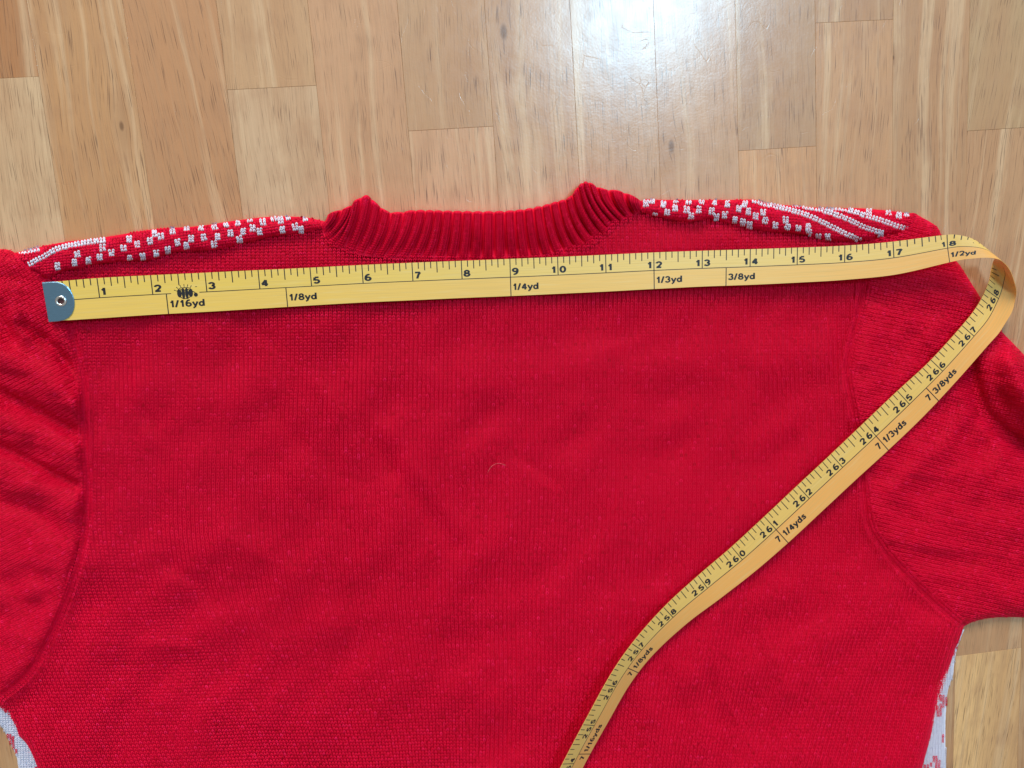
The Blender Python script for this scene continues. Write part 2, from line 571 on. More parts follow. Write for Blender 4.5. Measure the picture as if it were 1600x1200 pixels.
def z_sleeve_l(px, py):
    z = .0092 + .0011 * n_slv(px, py) + .0005 * n_fine(px * .8, py * 1.3) + .00012 * n_fine(px, py)
    for pts, w, a in (([(36, 505), (85, 543), (120, 588)], 9, -.0048), ([(-40, 590), (55, 640), (126, 680)], 10, -.0050),
                      ([(-30, 682), (40, 716), (118, 757)], 8, -.0042), ([(-30, 765), (60, 802)], 13, -.0022), ([(-60, 470), (2, 482), (14, 530)], 11, -.0030),
                      ([(-20, 545), (55, 585), (120, 632)], 16, .0032), ([(-20, 640), (55, 682), (122, 718)], 15, .0028), ([(22, 450), (20, 495), (40, 520)], 13, .0022),
                      ([(-60, 720), (30, 752), (110, 790)], 16, .0022), ([(-40, 900), (40, 860), (110, 850)], 22, .0014), ([(-40, 985), (30, 950), (80, 930)], 14, -.0012)):
        z = z + gauss(px, py, pts, w, a * 1.35)
    d = pdist(px, py, SEAM_L[::4])
    z = .0055 + (z - .0055) * (1 - np.exp(-(d / 10) ** 2)) - .0005 * np.exp(-(d / 3) ** 2)
    e = np.minimum(pdist(px, py, SLV_L_TOP[:-8:2]), pdist(px, py, SLV_L_BOT))
    return np.maximum(z, .002) * roll(e, 26)


def z_sleeve_r(px, py):
    z = .0080 + .0010 * n_slv(px, py) + .0005 * n_fine(px * .9, py * 1.3) + .00012 * n_fine(px, py)
    for pts, w, a in (([(1584, 574), (1606, 620), (1660, 678), (1790, 770)], 28, .016), ([(1512, 545), (1524, 600), (1536, 645), (1572, 678), (1640, 712)], 13, -.0085),
                      ([(1524, 660), (1500, 690), (1545, 715)], 14, -.0020), ([(1430, 440), (1520, 480)], 20, .0014), ([(1395, 770), (1440, 720), (1490, 690)], 20, .0022),
                      ([(1540, 740), (1640, 760)], 24, .0020), ([(1410, 830), (1500, 810), (1640, 830)], 22, .0016), ([(1440, 870), (1600, 880)], 14, -.0014),
                      ([(1400, 520), (1470, 560)], 26, -.0016), ([(1340, 460), (1440, 470), (1500, 440)], 14, -.0014)):
        z = z + gauss(px, py, pts, w, a)
    d = pdist(px, py, SEAM_R[::4])
    z = .0055 + (z - .0055) * (1 - np.exp(-(d / 10) ** 2)) - .0005 * np.exp(-(d / 3) ** 2)
    z = pressed(px, py, z, .0080)
    e = np.minimum(pdist(px, py, SLV_R_TOP[14::2]), pdist(px, py, SLV_R_BOT[::2]))
    return np.maximum(z, .002) * roll(e, 24)


def z_yoke(top, bot):
    t, b = top[::2], bot[::2]

    def f(px, py):
        z = .0095 * roll(pdist(px, py, t), 24) + .0005 * n_fine(px, py)
        return np.maximum(z - .0030 * np.exp(-(pdist(px, py, b) / 4.5) ** 2), .0005)
    return f


def z_white(out):
    o = out[::2]
    return lambda px, py: .0024 * roll(pdist(px, py, o), 10) - .0004 - .0015 * np.clip((pdist(px, py, o) - 26) / 10, 0, 1)


sweater = empty('sweater', 'red knitted sweater lying face down with a ribbed collar and red and white shoulder pattern', 'sweater')


def sheet(name, poly, zf, mat, drop=.0015, step=8.0):
    """cloth sheet: triangulated outline draped over the height field"""
    xs = [p[0] for p in poly]
    ys = [p[1] for p in poly]
    gx, gy = np.meshgrid(np.arange(min(xs), max(xs), step), np.arange(min(ys), max(ys), step))
    gx[1::2] += step / 2
    gx, gy = gx.ravel(), gy.ravel()
    closed = list(poly) + [poly[0]]
    k = inside(gx, gy, poly) & (pdist(gx, gy, closed) > step * .45)
    pts = [Vector(p) for p in poly] + [Vector((float(a), float(b))) for a, b in zip(gx[k], gy[k])]
    n = len(poly)
    vs_, _, fs, *_r = delaunay_2d_cdt(pts, [(i, (i + 1) % n) for i in range(n)], [], 1, 1e-4)
    a = np.array([tuple(v) for v in vs_])
    z = zf(a[:, 0], a[:, 1]) - drop
    v3 = P3(a[:, 0], a[:, 1], np.maximum(z, -.0002 + 0 * z))
    f = []
    for t in fs:
        p = [a[i] for i in t]
        cr = (p[1][0] - p[0][0]) * (p[2][1] - p[0][1]) - (p[1][1] - p[0][1]) * (p[2][0] - p[0][0])
        f.append(tuple(t) if cr < 0 else tuple(t[::-1]))
    o = mesh_obj(name, v3, f, mat, sweater)
    at = o.data.attributes.new('tone', 'FLOAT', 'POINT')
    at.data.foreach_set('value', np.full(len(v3), .35, np.float32))
    return o


# one stitch is an arch of two yarn legs; u runs across the wale, v along it
LEGS = []
for s in (-1, 1):
    LEGS.append([(s * .05, -.56, .62), (s * .245, -.12, 1.0), (s * .22, .52, -.02)])
RR = (.72, 1.0, .62)


def stitches(name, parent, mapping, U, V, poly, zf, wale, white=None, lift=0.0, radius=.155, margin=0.0, skip=None, jitter=.06):
    """build real yarn stitches at lattice points (U, V) that fall inside the outline"""
    px, py = mapping(U, V)
    k = inside(px, py, poly)
    if margin:
        k &= pdist(px, py, list(poly) + [poly[0]]) > margin
    if skip is not None:
        k &= ~skip(px, py)
    U, V, px, py = U[k], V[k], px[k], py[k]
    n = len(U)
    if n == 0:
        return None
    wm = wale * CAM_H / F_PX                     # wale width in metres
    jit = rng.normal(0, jitter, (n, 2))
    isw = white(U, V, px, py) if white is not None else np.zeros(n, bool)
    tone = np.clip(rng.normal(.5, .15, n), 0, 1)
    row_t = np.clip(.5 + .10 * np.sin(V * 1.7) * np.sin(U * .13 + V * .41), 0, 1) - .5
    tone = np.clip(tone + row_t, 0, 1)
    allv = {True: [], False: []}
    tn = {True: [], False: []}
    for leg in LEGS:
        C = []
        for du, dv, h in leg:
            a, b = mapping(U + du + jit[:, 0], V + dv + jit[:, 1])
            C.append(P3(a, b, np.maximum(zf(a, b), 0) + lift + h * wm * .55))
        T = C[2] - C[0]
        T /= np.linalg.norm(T, axis=1, keepdims=True) + 1e-12
        # surface normal from the height field
        e = 2.0
        A = P3(px + e, py, zf(px + e, py)) - P3(px - e, py, zf(px - e, py))
        B = P3(px, py + e, zf(px, py + e)) - P3(px, py - e, zf(px, py - e))
        N = np.cross(B, A)
        N /= np.linalg.norm(N, axis=1, keepdims=True) + 1e-12
        S = np.cross(T, N)
        S /= np.linalg.norm(S, axis=1, keepdims=True) + 1e-12
        rings = []
        for c, q in zip(C, RR):
            r = radius * wm * q * (1 + .12 * rng.normal(0, 1, (n, 1)))
            rings += [c + S * r, c + N * r * .85, c - S * r, c - N * r * .6]
        vv = np.stack(rings, 1)                   # n x 12 x 3
        for w in (True, False):
            allv[w].append(vv[isw == w])
            tn[w].append(np.repeat(tone[isw == w], 12))
    q = []
    for r in (0, 4):
        q += [(r + i, r + (i + 1) % 4, r + 4 + (i + 1) % 4, r + 4 + i) for i in range(4)]
    q = np.array(q, np.int32)
    out = []
    for w, nm, mt in ((False, name, RED), (True, 'white_' + name, WHITE)):
        vv = np.concatenate(allv[w])
        if len(vv) == 0:
            continue
        quads = (q[None] + (np.arange(len(vv)) * 12)[:, None, None]).reshape(-1, 4)
        out.append(np_mesh(nm, vv.reshape(-1, 3), quads, mt, parent, {'tone': np.concatenate(tn[w])}, 'stuff'))
    return out


def lattice(u0, u1, v0, v1):
    U, V = np.meshgrid(np.arange(u0, u1), np.arange(v0, v1))
    return U.ravel().astype(float), V.ravel().astype(float)


# --- back panel
WB, CB = 6.7, 4.9


def gfun(y):
    t = np.maximum(y - 800, 0)
    return np.where(t < 180, t * t / 360, 90 + (t - 180))


def map_body(u, v):
    X = u * WB
    Y = v * CB
    L = np.where(X < 760, .44 * np.clip((760 - X) / 520, 0, 1.05), -.27 * np.clip((X - 820) / 520, 0, 1.1))
    X2 = X + 1.2 * np.sin(Y / 47 + X / 210) + 1.6 * np.sin(Y / 121 + X / 95)
    return X2 + L * gfun(Y), Y + 1.0 * np.sin(X / 60 + Y / 200) + .00002 * (X - 760) ** 2 * np.clip((Y - 500) / 600, 0, 1)


body = sheet('back_panel', BODY, z_body, RED)
U, V = lattice(-60, 270, 60, 287)
near_seam = lambda px, py: np.minimum(pdist(px, py, SEAM_L[::2]), pdist(px, py, SEAM_R[::2])) < 8
stitches('knit_stitches', body, map_body, U, V, BODY, z_body, WB, margin=1.5, skip=near_seam)


# --- sleeves
def map_dir(ang, W, C, ox, oy, bend=0.0):
    ca, sa = math.cos(ang), math.sin(ang)

    def f(u, v):
        a, b = u * W, v * C
        b2 = b
        a2 = a + 1.5 * np.sin(b / 53 + a / 140) + bend * b * b
        return ox + ca * b2 + sa * a2, oy - sa * b2 + ca * a2
    return f


sl = sheet('sleeve', SLEEVE_L, z_sleeve_l, RED)
sl['label'] = 'left sleeve with deep diagonal creases'
U, V = lattice(-90, 110, -70, 70)
stitches('knit_stitches', sl, map_dir(math.radians(29), 6.2, 5.2, 0, 740), U, V, SLEEVE_L, z_sleeve_l, 6.2, margin=1.5, skip=near_seam)
sr = sheet('sleeve', SLEEVE_R, z_sleeve_r, RED)
sr['label'] = 'right sleeve with one thick rolled fold'
U, V = lattice(-110, 110, -80, 90)
stitches('knit_stitches', sr, map_dir(math.radians(-13), 6.0, 5.2, 1480, 690), U, V, SLEEVE_R, z_sleeve_r, 6.0, margin=1.5, skip=near_seam)


# --- raised chains of stitches that run beside each armhole seam
def chain_paths(path, offs, pitch):
    p = np.array(path)
    d = np.r_[0, np.cumsum(np.linalg.norm(np.diff(p, axis=0), axis=1))]
    t = np.gradient(p, axis=0)
    t /= np.linalg.norm(t, axis=1, keepdims=True)
    nrm = np.stack([-t[:, 1], t[:, 0]], 1)

    def mp(u, v):
        s = np.clip(v * pitch, 0, d[-1])
        k = np.interp(s, d, np.arange(len(d)))
        x = np.interp(k, np.arange(len(d)), p[:, 0])
        y = np.interp(k, np.arange(len(d)), p[:, 1])
        nx = np.interp(k, np.arange(len(d)), nrm[:, 0])
        ny = np.interp(k, np.arange(len(d)), nrm[:, 1])
        return x + nx * u * offs, y + ny * u * offs
    return mp, d[-1] / pitch


FRAME = [(-200, 300), (1800, 300), (1800, 1420), (-200, 1420)]
for path, zf, zs, sg in ((SEAM_L, z_body, z_sleeve_l, -1), (SEAM_R, z_body, z_sleeve_r, 1)):
    mp, ln = chain_paths(path, 5.0, 5.0)
    seam = np.array(path)
    zq = lambda px, py, a=zf, b=zs: np.maximum(a(px, py), b(px, py))
    # the seam itself: a cord lying in the groove
    pv, pf = [], []
    cpx = [(x, y) for x, y in path[::2]]
    for i, (x, y) in enumerate(cpx):
        j = min(i + 1, len(cpx) - 1)
        tx, ty = cpx[j][0] - cpx[max(i - 1, 0)][0], cpx[j][1] - cpx[max(i - 1, 0)][1]
        L = math.hypot(tx, ty) + 1e-9
        nx, ny = -ty / L, tx / L
        z = float(zq(np.array([x]), np.array([y]))[0])
        for o_, dz in ((-3, -.0012), (-1.5, -.0002), (0, -.0003), (1.5, -.0002), (3, -.0012)):
            pv.append(P3(x + nx * o_, y + ny * o_, z + dz))
        if i:
            a = (i - 1) * 5
            pf += [(a + k, a + k + 5, a + k + 6, a + k + 1) for k in range(4)]
    so = mesh_obj('armhole_seam', pv, pf, RED, sweater)
    at = so.data.attributes.new('tone', 'FLOAT', 'POINT')
    at.data.foreach_set('value', np.full(len(pv), .4, np.float32))
    U, V = np.meshgrid(np.array([-1.5, -.55, .55, 1.5]), np.arange(1, int(ln)))
    stitches('seam_stitches', so, mp, U.ravel(), V.ravel().astype(float), FRAME, zq, 5.6, lift=.0002)

# --- patterned shoulders (the front folded over), white flecks and stripes worked stitch by stitch
WY, CY = 5.3, 4.2


def fl(z, ox, oy, k=5.0):
    return [(x / k + ox, y / k + oy) for x, y in z]


FL_L = fl([(600, 488), (690, 535), (580, 555), (450, 580), (795, 437), (865, 478), (775, 510), (1000, 372), (958, 440), (1065, 410), (1010, 522), (1165, 385), (1110, 505), (1200, 325), (1215, 482)], 0, 300) \
    + fl([(0, 450), (90, 402), (130, 497), (200, 520), (55, 555), (200, 380), (235, 468), (315, 372), (335, 458), (415, 510), (420, 370), (445, 452), (510, 350), (545, 425), (605, 335), (645, 412), (615, 470),
          (700, 305), (720, 385), (800, 335), (775, 410), (890, 300), (940, 320), (955, 395), (1055, 375), (1100, 395), (1000, 290), (1135, 300)], 250, 280)
FL_R = fl([(45, 190), (95, 165), (180, 195), (270, 225), (210, 260), (115, 287), (275, 160), (375, 172), (360, 238), (395, 290), (475, 170), (455, 240), (575, 178), (555, 250), (590, 297), (675, 195), (655, 278),
           (735, 318), (765, 230), (810, 195), (840, 255), (795, 338), (850, 358), (895, 290), (955, 260), (970, 322), (1050, 362), (1130, 320), (1145, 375), (1230, 385), (1305, 370), (1310, 420), (1385, 455), (1460, 450)], 1000, 280) \
    + fl([(390, 140), (545, 155), (625, 185), (685, 168), (475, 330)], 1280, 300)
ST_L = [fl([(150, 472), (240, 460), (310, 437)], 0, 300), fl([(225, 565), (330, 512), (450, 445), (600, 408), (820, 372)], 0, 300)]
ST_R = [fl([(880, 160), (1000, 200), (1150, 235), (1300, 280), (1450, 350), (1600, 425), (1730, 485), (1750, 495)], 1000, 280),
        fl([(1080, 178), (1300, 215), (1450, 250), (1600, 305), (1760, 380), (1900, 420)], 1000, 280),
        fl([(60, 118), (200, 132), (350, 182), (500, 228), (620, 272), (690, 292)], 1280, 300)]


def yoke(name, poly, top, bot, flecks, stripes, ang, ox, oy, label, hw):
    zf = z_yoke(top, bot)
    mp = map_dir(math.radians(-90) + ang, WY, CY, ox, oy)
    inv_c, inv_s = math.cos(math.radians(-90) + ang), math.sin(math.radians(-90) + ang)
    o = sheet(name, poly, zf, RED, step=6)
    o['label'] = label
    U, V = lattice(-110, 14, -45, 45)
    fu = []
    for x, y in flecks:
        dx, dy = x - ox, y - oy
        b = inv_c * dx - inv_s * dy
        a = inv_s * dx + inv_c * dy
        fu.append((a / WY, b / CY))

    fa = np.array(fu)

    def skip(px, py):
        b = (inv_c * (px - ox) - inv_s * (py - oy)) / CY
        a = (inv_s * (px - ox) + inv_c * (py - oy)) / WY
        hit = np.min([pdist(px, py, q) for q in stripes], 0) < hw
        for x, y in fa:
            hit |= (np.abs(a - x) < 1.0) & (np.abs(b - y) < 1.5)
        return hit
    stitches('knit_stitches', o, mp, U, V, poly, zf, WY, None, margin=1.0, radius=.20, skip=skip)
    U = (fa[:, 0, None] + np.tile([-.44, .44], 3)).ravel()
    V = (fa[:, 1, None] + np.repeat([-.85, 0.0, .85], 2)).ravel()
    stitches('fleck_stitches', o, mp, U, V, poly, zf, WY, lambda U, V, px, py: np.ones(len(U), bool), radius=.175, lift=0.0, jitter=.10)
    for q in stripes:
        cp, ln = chain_paths(smooth_poly(q, 4), 4.3, 5.0)
        U, V = np.meshgrid(np.arange(0, int(ln) + 1), np.array([-.5, .5]))
        stitches('stripe_stitches', o, lambda u, v, c=cp: c(v, u), U.ravel().astype(float), V.ravel(), poly, zf, WY, lambda U, V, px, py: np.ones(len(U), bool), radius=.19, lift=0.0)
    return o


yoke('shoulder_yoke', YOKE_L, YK_L_TOP, YK_L_BOT, FL_L, ST_L, math.radians(7), 20, 400, 'left shoulder edge with white flecks on red', 4.2)
yoke('shoulder_yoke', YOKE_R, YK_R_TOP, YK_R_BOT, FL_R, ST_R, math.radians(-5), 1000, 325, 'right shoulder edge with white flecks and white stripes on red', 4.2)

# --- white side edges of the front
for poly, out, spots in ((WHITE_L, WH_L_OUT, [(17, 1155), (20, 1161), (21, 1168), (25, 1175), (14, 1150), (58, 1202), (52, 1204)]),
                         (WHITE_R, WH_R_OUT, [(1473, 1091), (1475, 1099), (1472, 1104), (1468, 1108), (1476, 1095), (1466, 1115), (1477, 1150), (1476, 1156), (1460, 1186), (1465, 1192), (1454, 1194),
                                              (1449, 1199), (1467, 1200), (1459, 1205), (1496, 1010), (1492, 1020)])):
    zf = z_white(out)
    o = sheet('front_panel', poly, zf, WHITE, step=6, drop=.0007)
    o['label'] = 'white side edge of the front with red motifs'
    ox, oy = poly[0]
    U, V = lattice(-70, 70, -100, 100)
    stitches('knit_stitches', o, map_dir(math.radians(-90), 4.4, 3.4, ox, oy + 200), U, V, poly, zf, 4.4,
             lambda U, V, px, py, s=spots: ~np.any([(np.abs(px - a) < 4.0) & (np.abs(py - b) < 4.0) for a, b in s], 0), margin=1.0, radius=.19)

# --- ribbed collar
RIBS = [((503, 352), (512, 336)), ((512, 375), (548, 323)), ((530, 385), (556, 314)), ((546, 391), (573, 307)), ((562, 395), (588, 319)), ((578, 398), (604, 331)), ((620, 402), (650, 330)), ((680, 404), (695, 331)), ((740, 405), (745, 332)),
        ((800, 405), (795, 331)), ((850, 402), (835, 326)), ((895, 392), (868, 317)), ((925, 379), (890, 309)), ((945, 366), (905, 291)), ((960, 352), (919, 286)), ((975, 345), (940, 296)),
        ((990, 336), (975, 302)), ((1004, 326), (1001, 314))]
RB = np.array([r[0] for r in RIBS], float)
RT = np.array([r[1] for r in RIBS], float)
KN = np.array([0, 2.2, 4.2, 5.3, 6.5, 7.8, 10.7, 14.4, 18.2, 21.8, 25, 28, 30.3, 32.2, 34.2, 36, 37.8, 39.0]) * 33 / 39    # rib number at each guide line


def cat(kn, pts, r):
    """smooth interpolation of guide points by rib number"""
    t = np.gradient(pts, kn, axis=0)
    i = np.clip(np.searchsorted(kn, r, side='right') - 1, 0, len(kn) - 2)
    h = (kn[i + 1] - kn[i])
    s = (r - kn[i]) / h
    h00, h10, h01, h11 = 2 * s ** 3 - 3 * s ** 2 + 1, s ** 3 - 2 * s ** 2 + s, -2 * s ** 3 + 3 * s ** 2, s ** 3 - s ** 2
    return (h00[:, None] * pts[i] + (h10 * h)[:, None] * t[i] + h01[:, None] * pts[i + 1] + (h11 * h)[:, None] * t[i + 1])


def collar_xy(r, v):
    r = np.clip(r, 0, KN[-1])
    b, t = cat(KN, RB, r), cat(KN, RT, r)
    m = v[:, None]
    p = b * (1 - m) + t * m
    lean = (t[:, 0] - b[:, 0])
    p[:, 0] += .16 * lean * np.sin(m[:, 0] * np.pi)
    p[:, 1] -= 2.2 * np.abs(np.sin(np.pi * r)) ** .7 * m[:, 0] ** 6
    return p


def rib_profile(r):
    return np.abs(np.sin(np.pi * r)) ** .75


def collar_z(r, v):
    base = .0056 + .0052 * np.sin(np.clip(v, 0, 1) * np.pi * .62 + .1) ** 1.2
    base = base + .0035 * np.exp(-((r - 3.9) / 1.4) ** 2) * v + .0045 * np.exp(-((r - 28) / 1.6) ** 2) * v
    edge = np.clip((1 - v) / .06, 0, 1)
    base = base - .0028 * (1 - np.sqrt(np.clip(1 - (1 - edge) ** 2, 0, 1)))
    amp = .0042 * np.clip(v / .22, .06, 1)
    return base + amp * (rib_profile(r) - 1) + .0003 * np.sin(r * 2.3 + v * 5)


NR, NV = 33 * 14 + 1, 34
rr, vv_ = np.meshgrid(np.linspace(0, KN[-1], NR), np.r_[np.linspace(-.04, .92, NV - 6), np.linspace(.935, 1, 6)])
rr, vv_ = rr.ravel(), vv_.ravel()
xy = collar_xy(rr, vv_)
cv = P3(xy[:, 0], xy[:, 1], collar_z(rr, vv_) - .0004)
edge = xy[-NR:]
lip = P3(edge[:, 0], edge[:, 1] - .2, np.full(NR, .0006))
cv = np.vstack([cv, lip])
NVt = NV + 1
cq = np.array([(j * NR + i, j * NR + i + 1, (j + 1) * NR + i + 1, (j + 1) * NR + i) for j in range(NVt - 1) for i in range(NR - 1)], np.int32)
collar = np_mesh('collar', cv, cq, RED, sweater, {'tone': np.full(len(cv), .42)})


def map_collar(u, v):
    # three columns of stitches to a rib: two on the ridge, one on its shoulder
    k = np.floor(u / 3)
    f = u - 3 * k
    p = collar_xy((k + .22 + f * .27) + .0, np.clip(v / 19.0, 0, 1.0))
    return p[:, 0], p[:, 1]


# stitches of the collar need the rib coordinates themselves, so they are built directly
def collar_stitches():
    U, V = np.meshgrid(np.arange(0, 33 * 3), np.arange(0, 19))
    U, V = U.ravel().astype(float), V.ravel().astype(float)
    n = len(U)
    k = np.floor(U / 3)
    f = U - 3 * k
    allv, tone = [], np.clip(rng.normal(.5, .17, n), 0, 1)
    wm = 4.2 * CAM_H / F_PX
    for s in (-1, 1):
        C = []
        for du, dv, h in ((.02, -.44, .9), (.10, -.05, .8), (.08, .6, -.1)):
            r = np.clip(k + .5 + (f - 1) * .26 + s * du * .85, 0, 33)
            v = np.clip((V + .7 + dv * -1) / 19.6, 0, .995)
            p = collar_xy(r, v)
            C.append(P3(p[:, 0], p[:, 1], collar_z(r, v) + h * wm * .6))
        T = C[2] - C[0]
        T /= np.linalg.norm(T, axis=1, keepdims=True) + 1e-12
        S = np.cross(T, np.array([0, 0, 1.]))
        S /= np.linalg.norm(S, axis=1, keepdims=True) + 1e-12
        N = np.cross(S, T)
        rings = []
        for c, q in zip(C, RR):
            r = .20 * wm * q
            rings += [c + S * r, c + N * r * .8, c - S * r, c - N * r * .6]
        allv.append(np.stack(rings, 1))
    vv = np.concatenate(allv)
    q = []
    for r in (0, 4):
        q += [(r + i, r + (i + 1) % 4, r + 4 + (i + 1) % 4, r + 4 + i) for i in range(4)]
    quads = (np.array(q, np.int32)[None] + (np.arange(len(vv)) * 12)[:, None, None]).reshape(-1, 4)
    np_mesh('knit_stitches', vv.reshape(-1, 3), quads, RED, collar, {'tone': np.repeat(np.r_[tone, tone], 12)}, 'stuff')


collar_stitches()


# --- fuzz: loose fibres standing off the yarn
def fuzz():
    starts = []
    e_top = [tuple(p) for p in edge[::3]]
    for path, zf, n in ((YK_L_TOP, z_yoke(YK_L_TOP, YK_L_BOT), 700), (YK_R_TOP, z_yoke(YK_R_TOP, YK_R_BOT), 700), (SLV_R_TOP[14:], z_sleeve_r, 500), (SLV_R_BOT, z_sleeve_r, 260),
                        (SLV_L_TOP, z_sleeve_l, 250), (SIDE_R, z_body, 250), (SIDE_L, z_body, 200), (YK_L_BOT, z_body, 300), (YK_R_BOT, z_body, 300)):
        p = np.array(path)
        i = rng.integers(0, len(p) - 1, n)
        t = rng.random((n, 1))
        q = p[i] * (1 - t) + p[i + 1] * t + rng.normal(0, 1.5, (n, 2))
        starts.append(P3(q[:, 0], q[:, 1], np.maximum(zf(q[:, 0], q[:, 1]), .0008)))
    p = np.array(e_top)
    q = p[rng.integers(0, len(p), 1100)] + rng.normal(0, 2.0, (1100, 2))
    starts.append(P3(q[:, 0], q[:, 1], rng.uniform(.003, .0085, 1100)))
    bx, by = rng.uniform(0, 1560, 9000), rng.uniform(380, 1260, 9000)
    k = inside(bx, by, BODY)
    starts.append(P3(bx[k], by[k], z_body(bx[k], by[k]) + .0003))
    s = np.concatenate(starts)
    n = len(s)
    d = rng.normal(0, 1, (n, 3))
    d[:, 2] = np.abs(d[:, 2]) * .6
    d /= np.linalg.norm(d, axis=1, keepdims=True)
    c = rng.normal(0, .7, (n, 3))
    L = rng.uniform(.0008, .0026, (n, 1))
    rad = rng.uniform(.000018, .000034, (n, 1))
    rings = []
    for t in (0, .5, 1):
        cen = s + d * L * t + c * L * t * t * .5
        cen[:, 2] = np.maximum(cen[:, 2], .0002)
        a = np.cross(d, np.array([.3, .2, 1.]))
        a /= np.linalg.norm(a, axis=1, keepdims=True)
        b = np.cross(a, d)
        for k in range(3):
            th = 2 * np.pi * k / 3
            rings.append(cen + (a * math.cos(th) + b * math.sin(th)) * rad * (1 - .5 * t))
    v = np.stack(rings, 1)
    q = []
    for r in (0, 3):
        q += [(r + i, r + (i + 1) % 3, r + 3 + (i + 1) % 3, r + 3 + i) for i in range(3)]
    quads = (np.array(q, np.int32)[None] + (np.arange(n) * 9)[:, None, None]).reshape(-1, 4)
    np_mesh('fuzz', v.reshape(-1, 3), quads, RED, sweater, {'tone': np.repeat(np.clip(rng.normal(.7, .2, n), 0, 1), 9)}, 'stuff')


fuzz()

# ------------------------------------------------------------------ measuring tape
tape = empty('measuring_tape', 'yellow measuring tape with black inch numbers, doubled back across the red sweater', 'measuring tape')
# rulings of the strip: pixel and height (mm) of the edge with the ticks on the upper run (A) and of the other edge (B)
RUL = [((66, 442), 11.4, (79, 502), 11.6), ((152, 434.5), 10.2, (160, 497), 10.4), ((236, 430), 9.4, (242, 491.5), 9.6), ((321, 426), 9.5, (326, 487), 9.6), ((404, 422), 9.5, (408.5, 482), 9.6),
       ((485, 418.2), 9.4, (489, 477), 9.5), ((566, 414), 9.4, (569, 472.5), 9.5), ((644, 410.5), 9.5, (646.5, 469), 9.4), ((721, 407.5), 9.6, (723, 465.5), 9.3), ((797, 404.5), 9.6, (798, 462.5), 9.2),
       ((871.5, 401.5), 9.6, (872.5, 459), 9.2), ((946.5, 398), 9.7, (947, 455.5), 9.4), ((1021.5, 394.5), 9.9, (1022, 451.5), 9.8), ((1096.5, 391.8), 10.2, (1097.5, 447.7), 10.2), ((1170.5, 389.5), 10.8, (1173, 445), 10.8),
       ((1243.5, 387), 11.6, (1247, 441.5), 11.6), ((1317, 384), 12.8, (1322, 437), 12.8), ((1391, 378), 15.2, (1402, 428.5), 15.6), ((1472, 367.6), 20.0, (1489, 408.5), 21.0),
       ((1496, 367), 21.6, (1519, 404), 23.0), ((1519, 373), 22.4, (1547, 403), 24.2), ((1537, 385), 21.6, (1565, 408), 23.4), ((1549, 396), 19.2, (1578, 422), 20.2), ((1554.5, 402), 15.4, (1586, 444), 15.6),
       ((1554, 405), 11.2, (1588, 458), 11.4), ((1551, 411), 8.2, (1585.5, 472), 9.0), ((1548, 424), 7.8, (1581, 487), 8.6), ((1544, 442), 8.6, (1571, 504), 9.6), ((1528, 476), 10.2, (1560, 521), 11.2), ((1502, 510), 11.0, (1543, 540), 12.0),
       ((1452, 565), 10.6, (1495, 594.5), 11.4), ((1399, 614), 9.8, (1442, 651), 9.9), ((1348, 662.5), 9.4, (1390, 701), 9.4), ((1297, 711), 9.2, (1338, 748.5), 9.2), ((1245, 759.5), 9.0, (1286.5, 796.5), 8.9), ((1194, 807.5), 8.9, (1235.5, 844), 8.6),
       ((1142, 855.5), 9.1, (1182, 890.5), 8.3), ((1090, 900), 10.2, (1127, 933.5), 8.5), ((1038, 948), 12.4, (1073, 974), 8.5), ((991, 1001), 15.2, (1021, 1022), 8.7), ((956, 1051), 17.2, (984, 1069), 8.7), ((923, 1110), 18.2, (951, 1126), 8.7),
       ((891, 1170), 18.4, (919, 1183), 8.7), ((861, 1229), 18.2, (889, 1242), 8.7), ((833, 1288), 18.0, (861, 1301), 8.7), ((806, 1346), 18.0, (834, 1359), 8.7)]
rA = np.array([P3(a[0], a[1], za / 1000 + .0011) for a, za, b, zb in RUL])
rB = np.array([P3(b[0], b[1], zb / 1000 + .0011) for a, za, b, zb in RUL])
IN = .0254


def cr_dense(p, sub):
    q = np.vstack([2 * p[0] - p[1], p, 2 * p[-1] - p[-2]])
    out = []
    for i in range(1, len(q) - 2):
        for k in range(sub):
            t = k / sub
            out.append(.5 * (2 * q[i] + (q[i + 1] - q[i - 1]) * t + (2 * q[i - 1] - 5 * q[i] + 4 * q[i + 1] - q[i + 2]) * t * t + (3 * q[i] - q[i - 1] - 3 * q[i + 1] + q[i + 2]) * t ** 3))
    out.append(p[-1])
    return np.array(out)


SUB = 10
dA, dB = cr_dense(rA, SUB), cr_dense(rB, SUB)
# inch coordinate: upper run by the photographed inch marks (ruling k is inch k), after that by length along the middle
s_mid = np.empty(len(dA))
mid = (dA + dB) / 2
seg = np.r_[0, np.cumsum(np.linalg.norm(np.diff(mid, axis=0), axis=1))] / IN
k18 = 18 * SUB
s_mid[:k18 + 1] = np.arange(k18 + 1) / SUB
s_mid[k18:] = 18 + seg[k18:] - seg[k18]
s_mid[:SUB + 1] = np.linspace(1 - seg[SUB], 1, SUB + 1)
# rulings run obliquely through the bend
i0, i1 = 18 * SUB, 31 * SUB
skew = np.zeros(len(dA))
for i in range(len(dA)):
    T = mid[min(i + 1, len(mid) - 1)] - mid[max(i - 1, 0)]
    T = T / np.linalg.norm(T)
    skew[i] = np.dot(dB[i] - dA[i], T) / IN
skew = np.convolve(np.pad(skew, 6, mode='edge'), np.ones(13) / 13, 'valid')
sA, sB = s_mid - skew / 2, s_mid + skew / 2


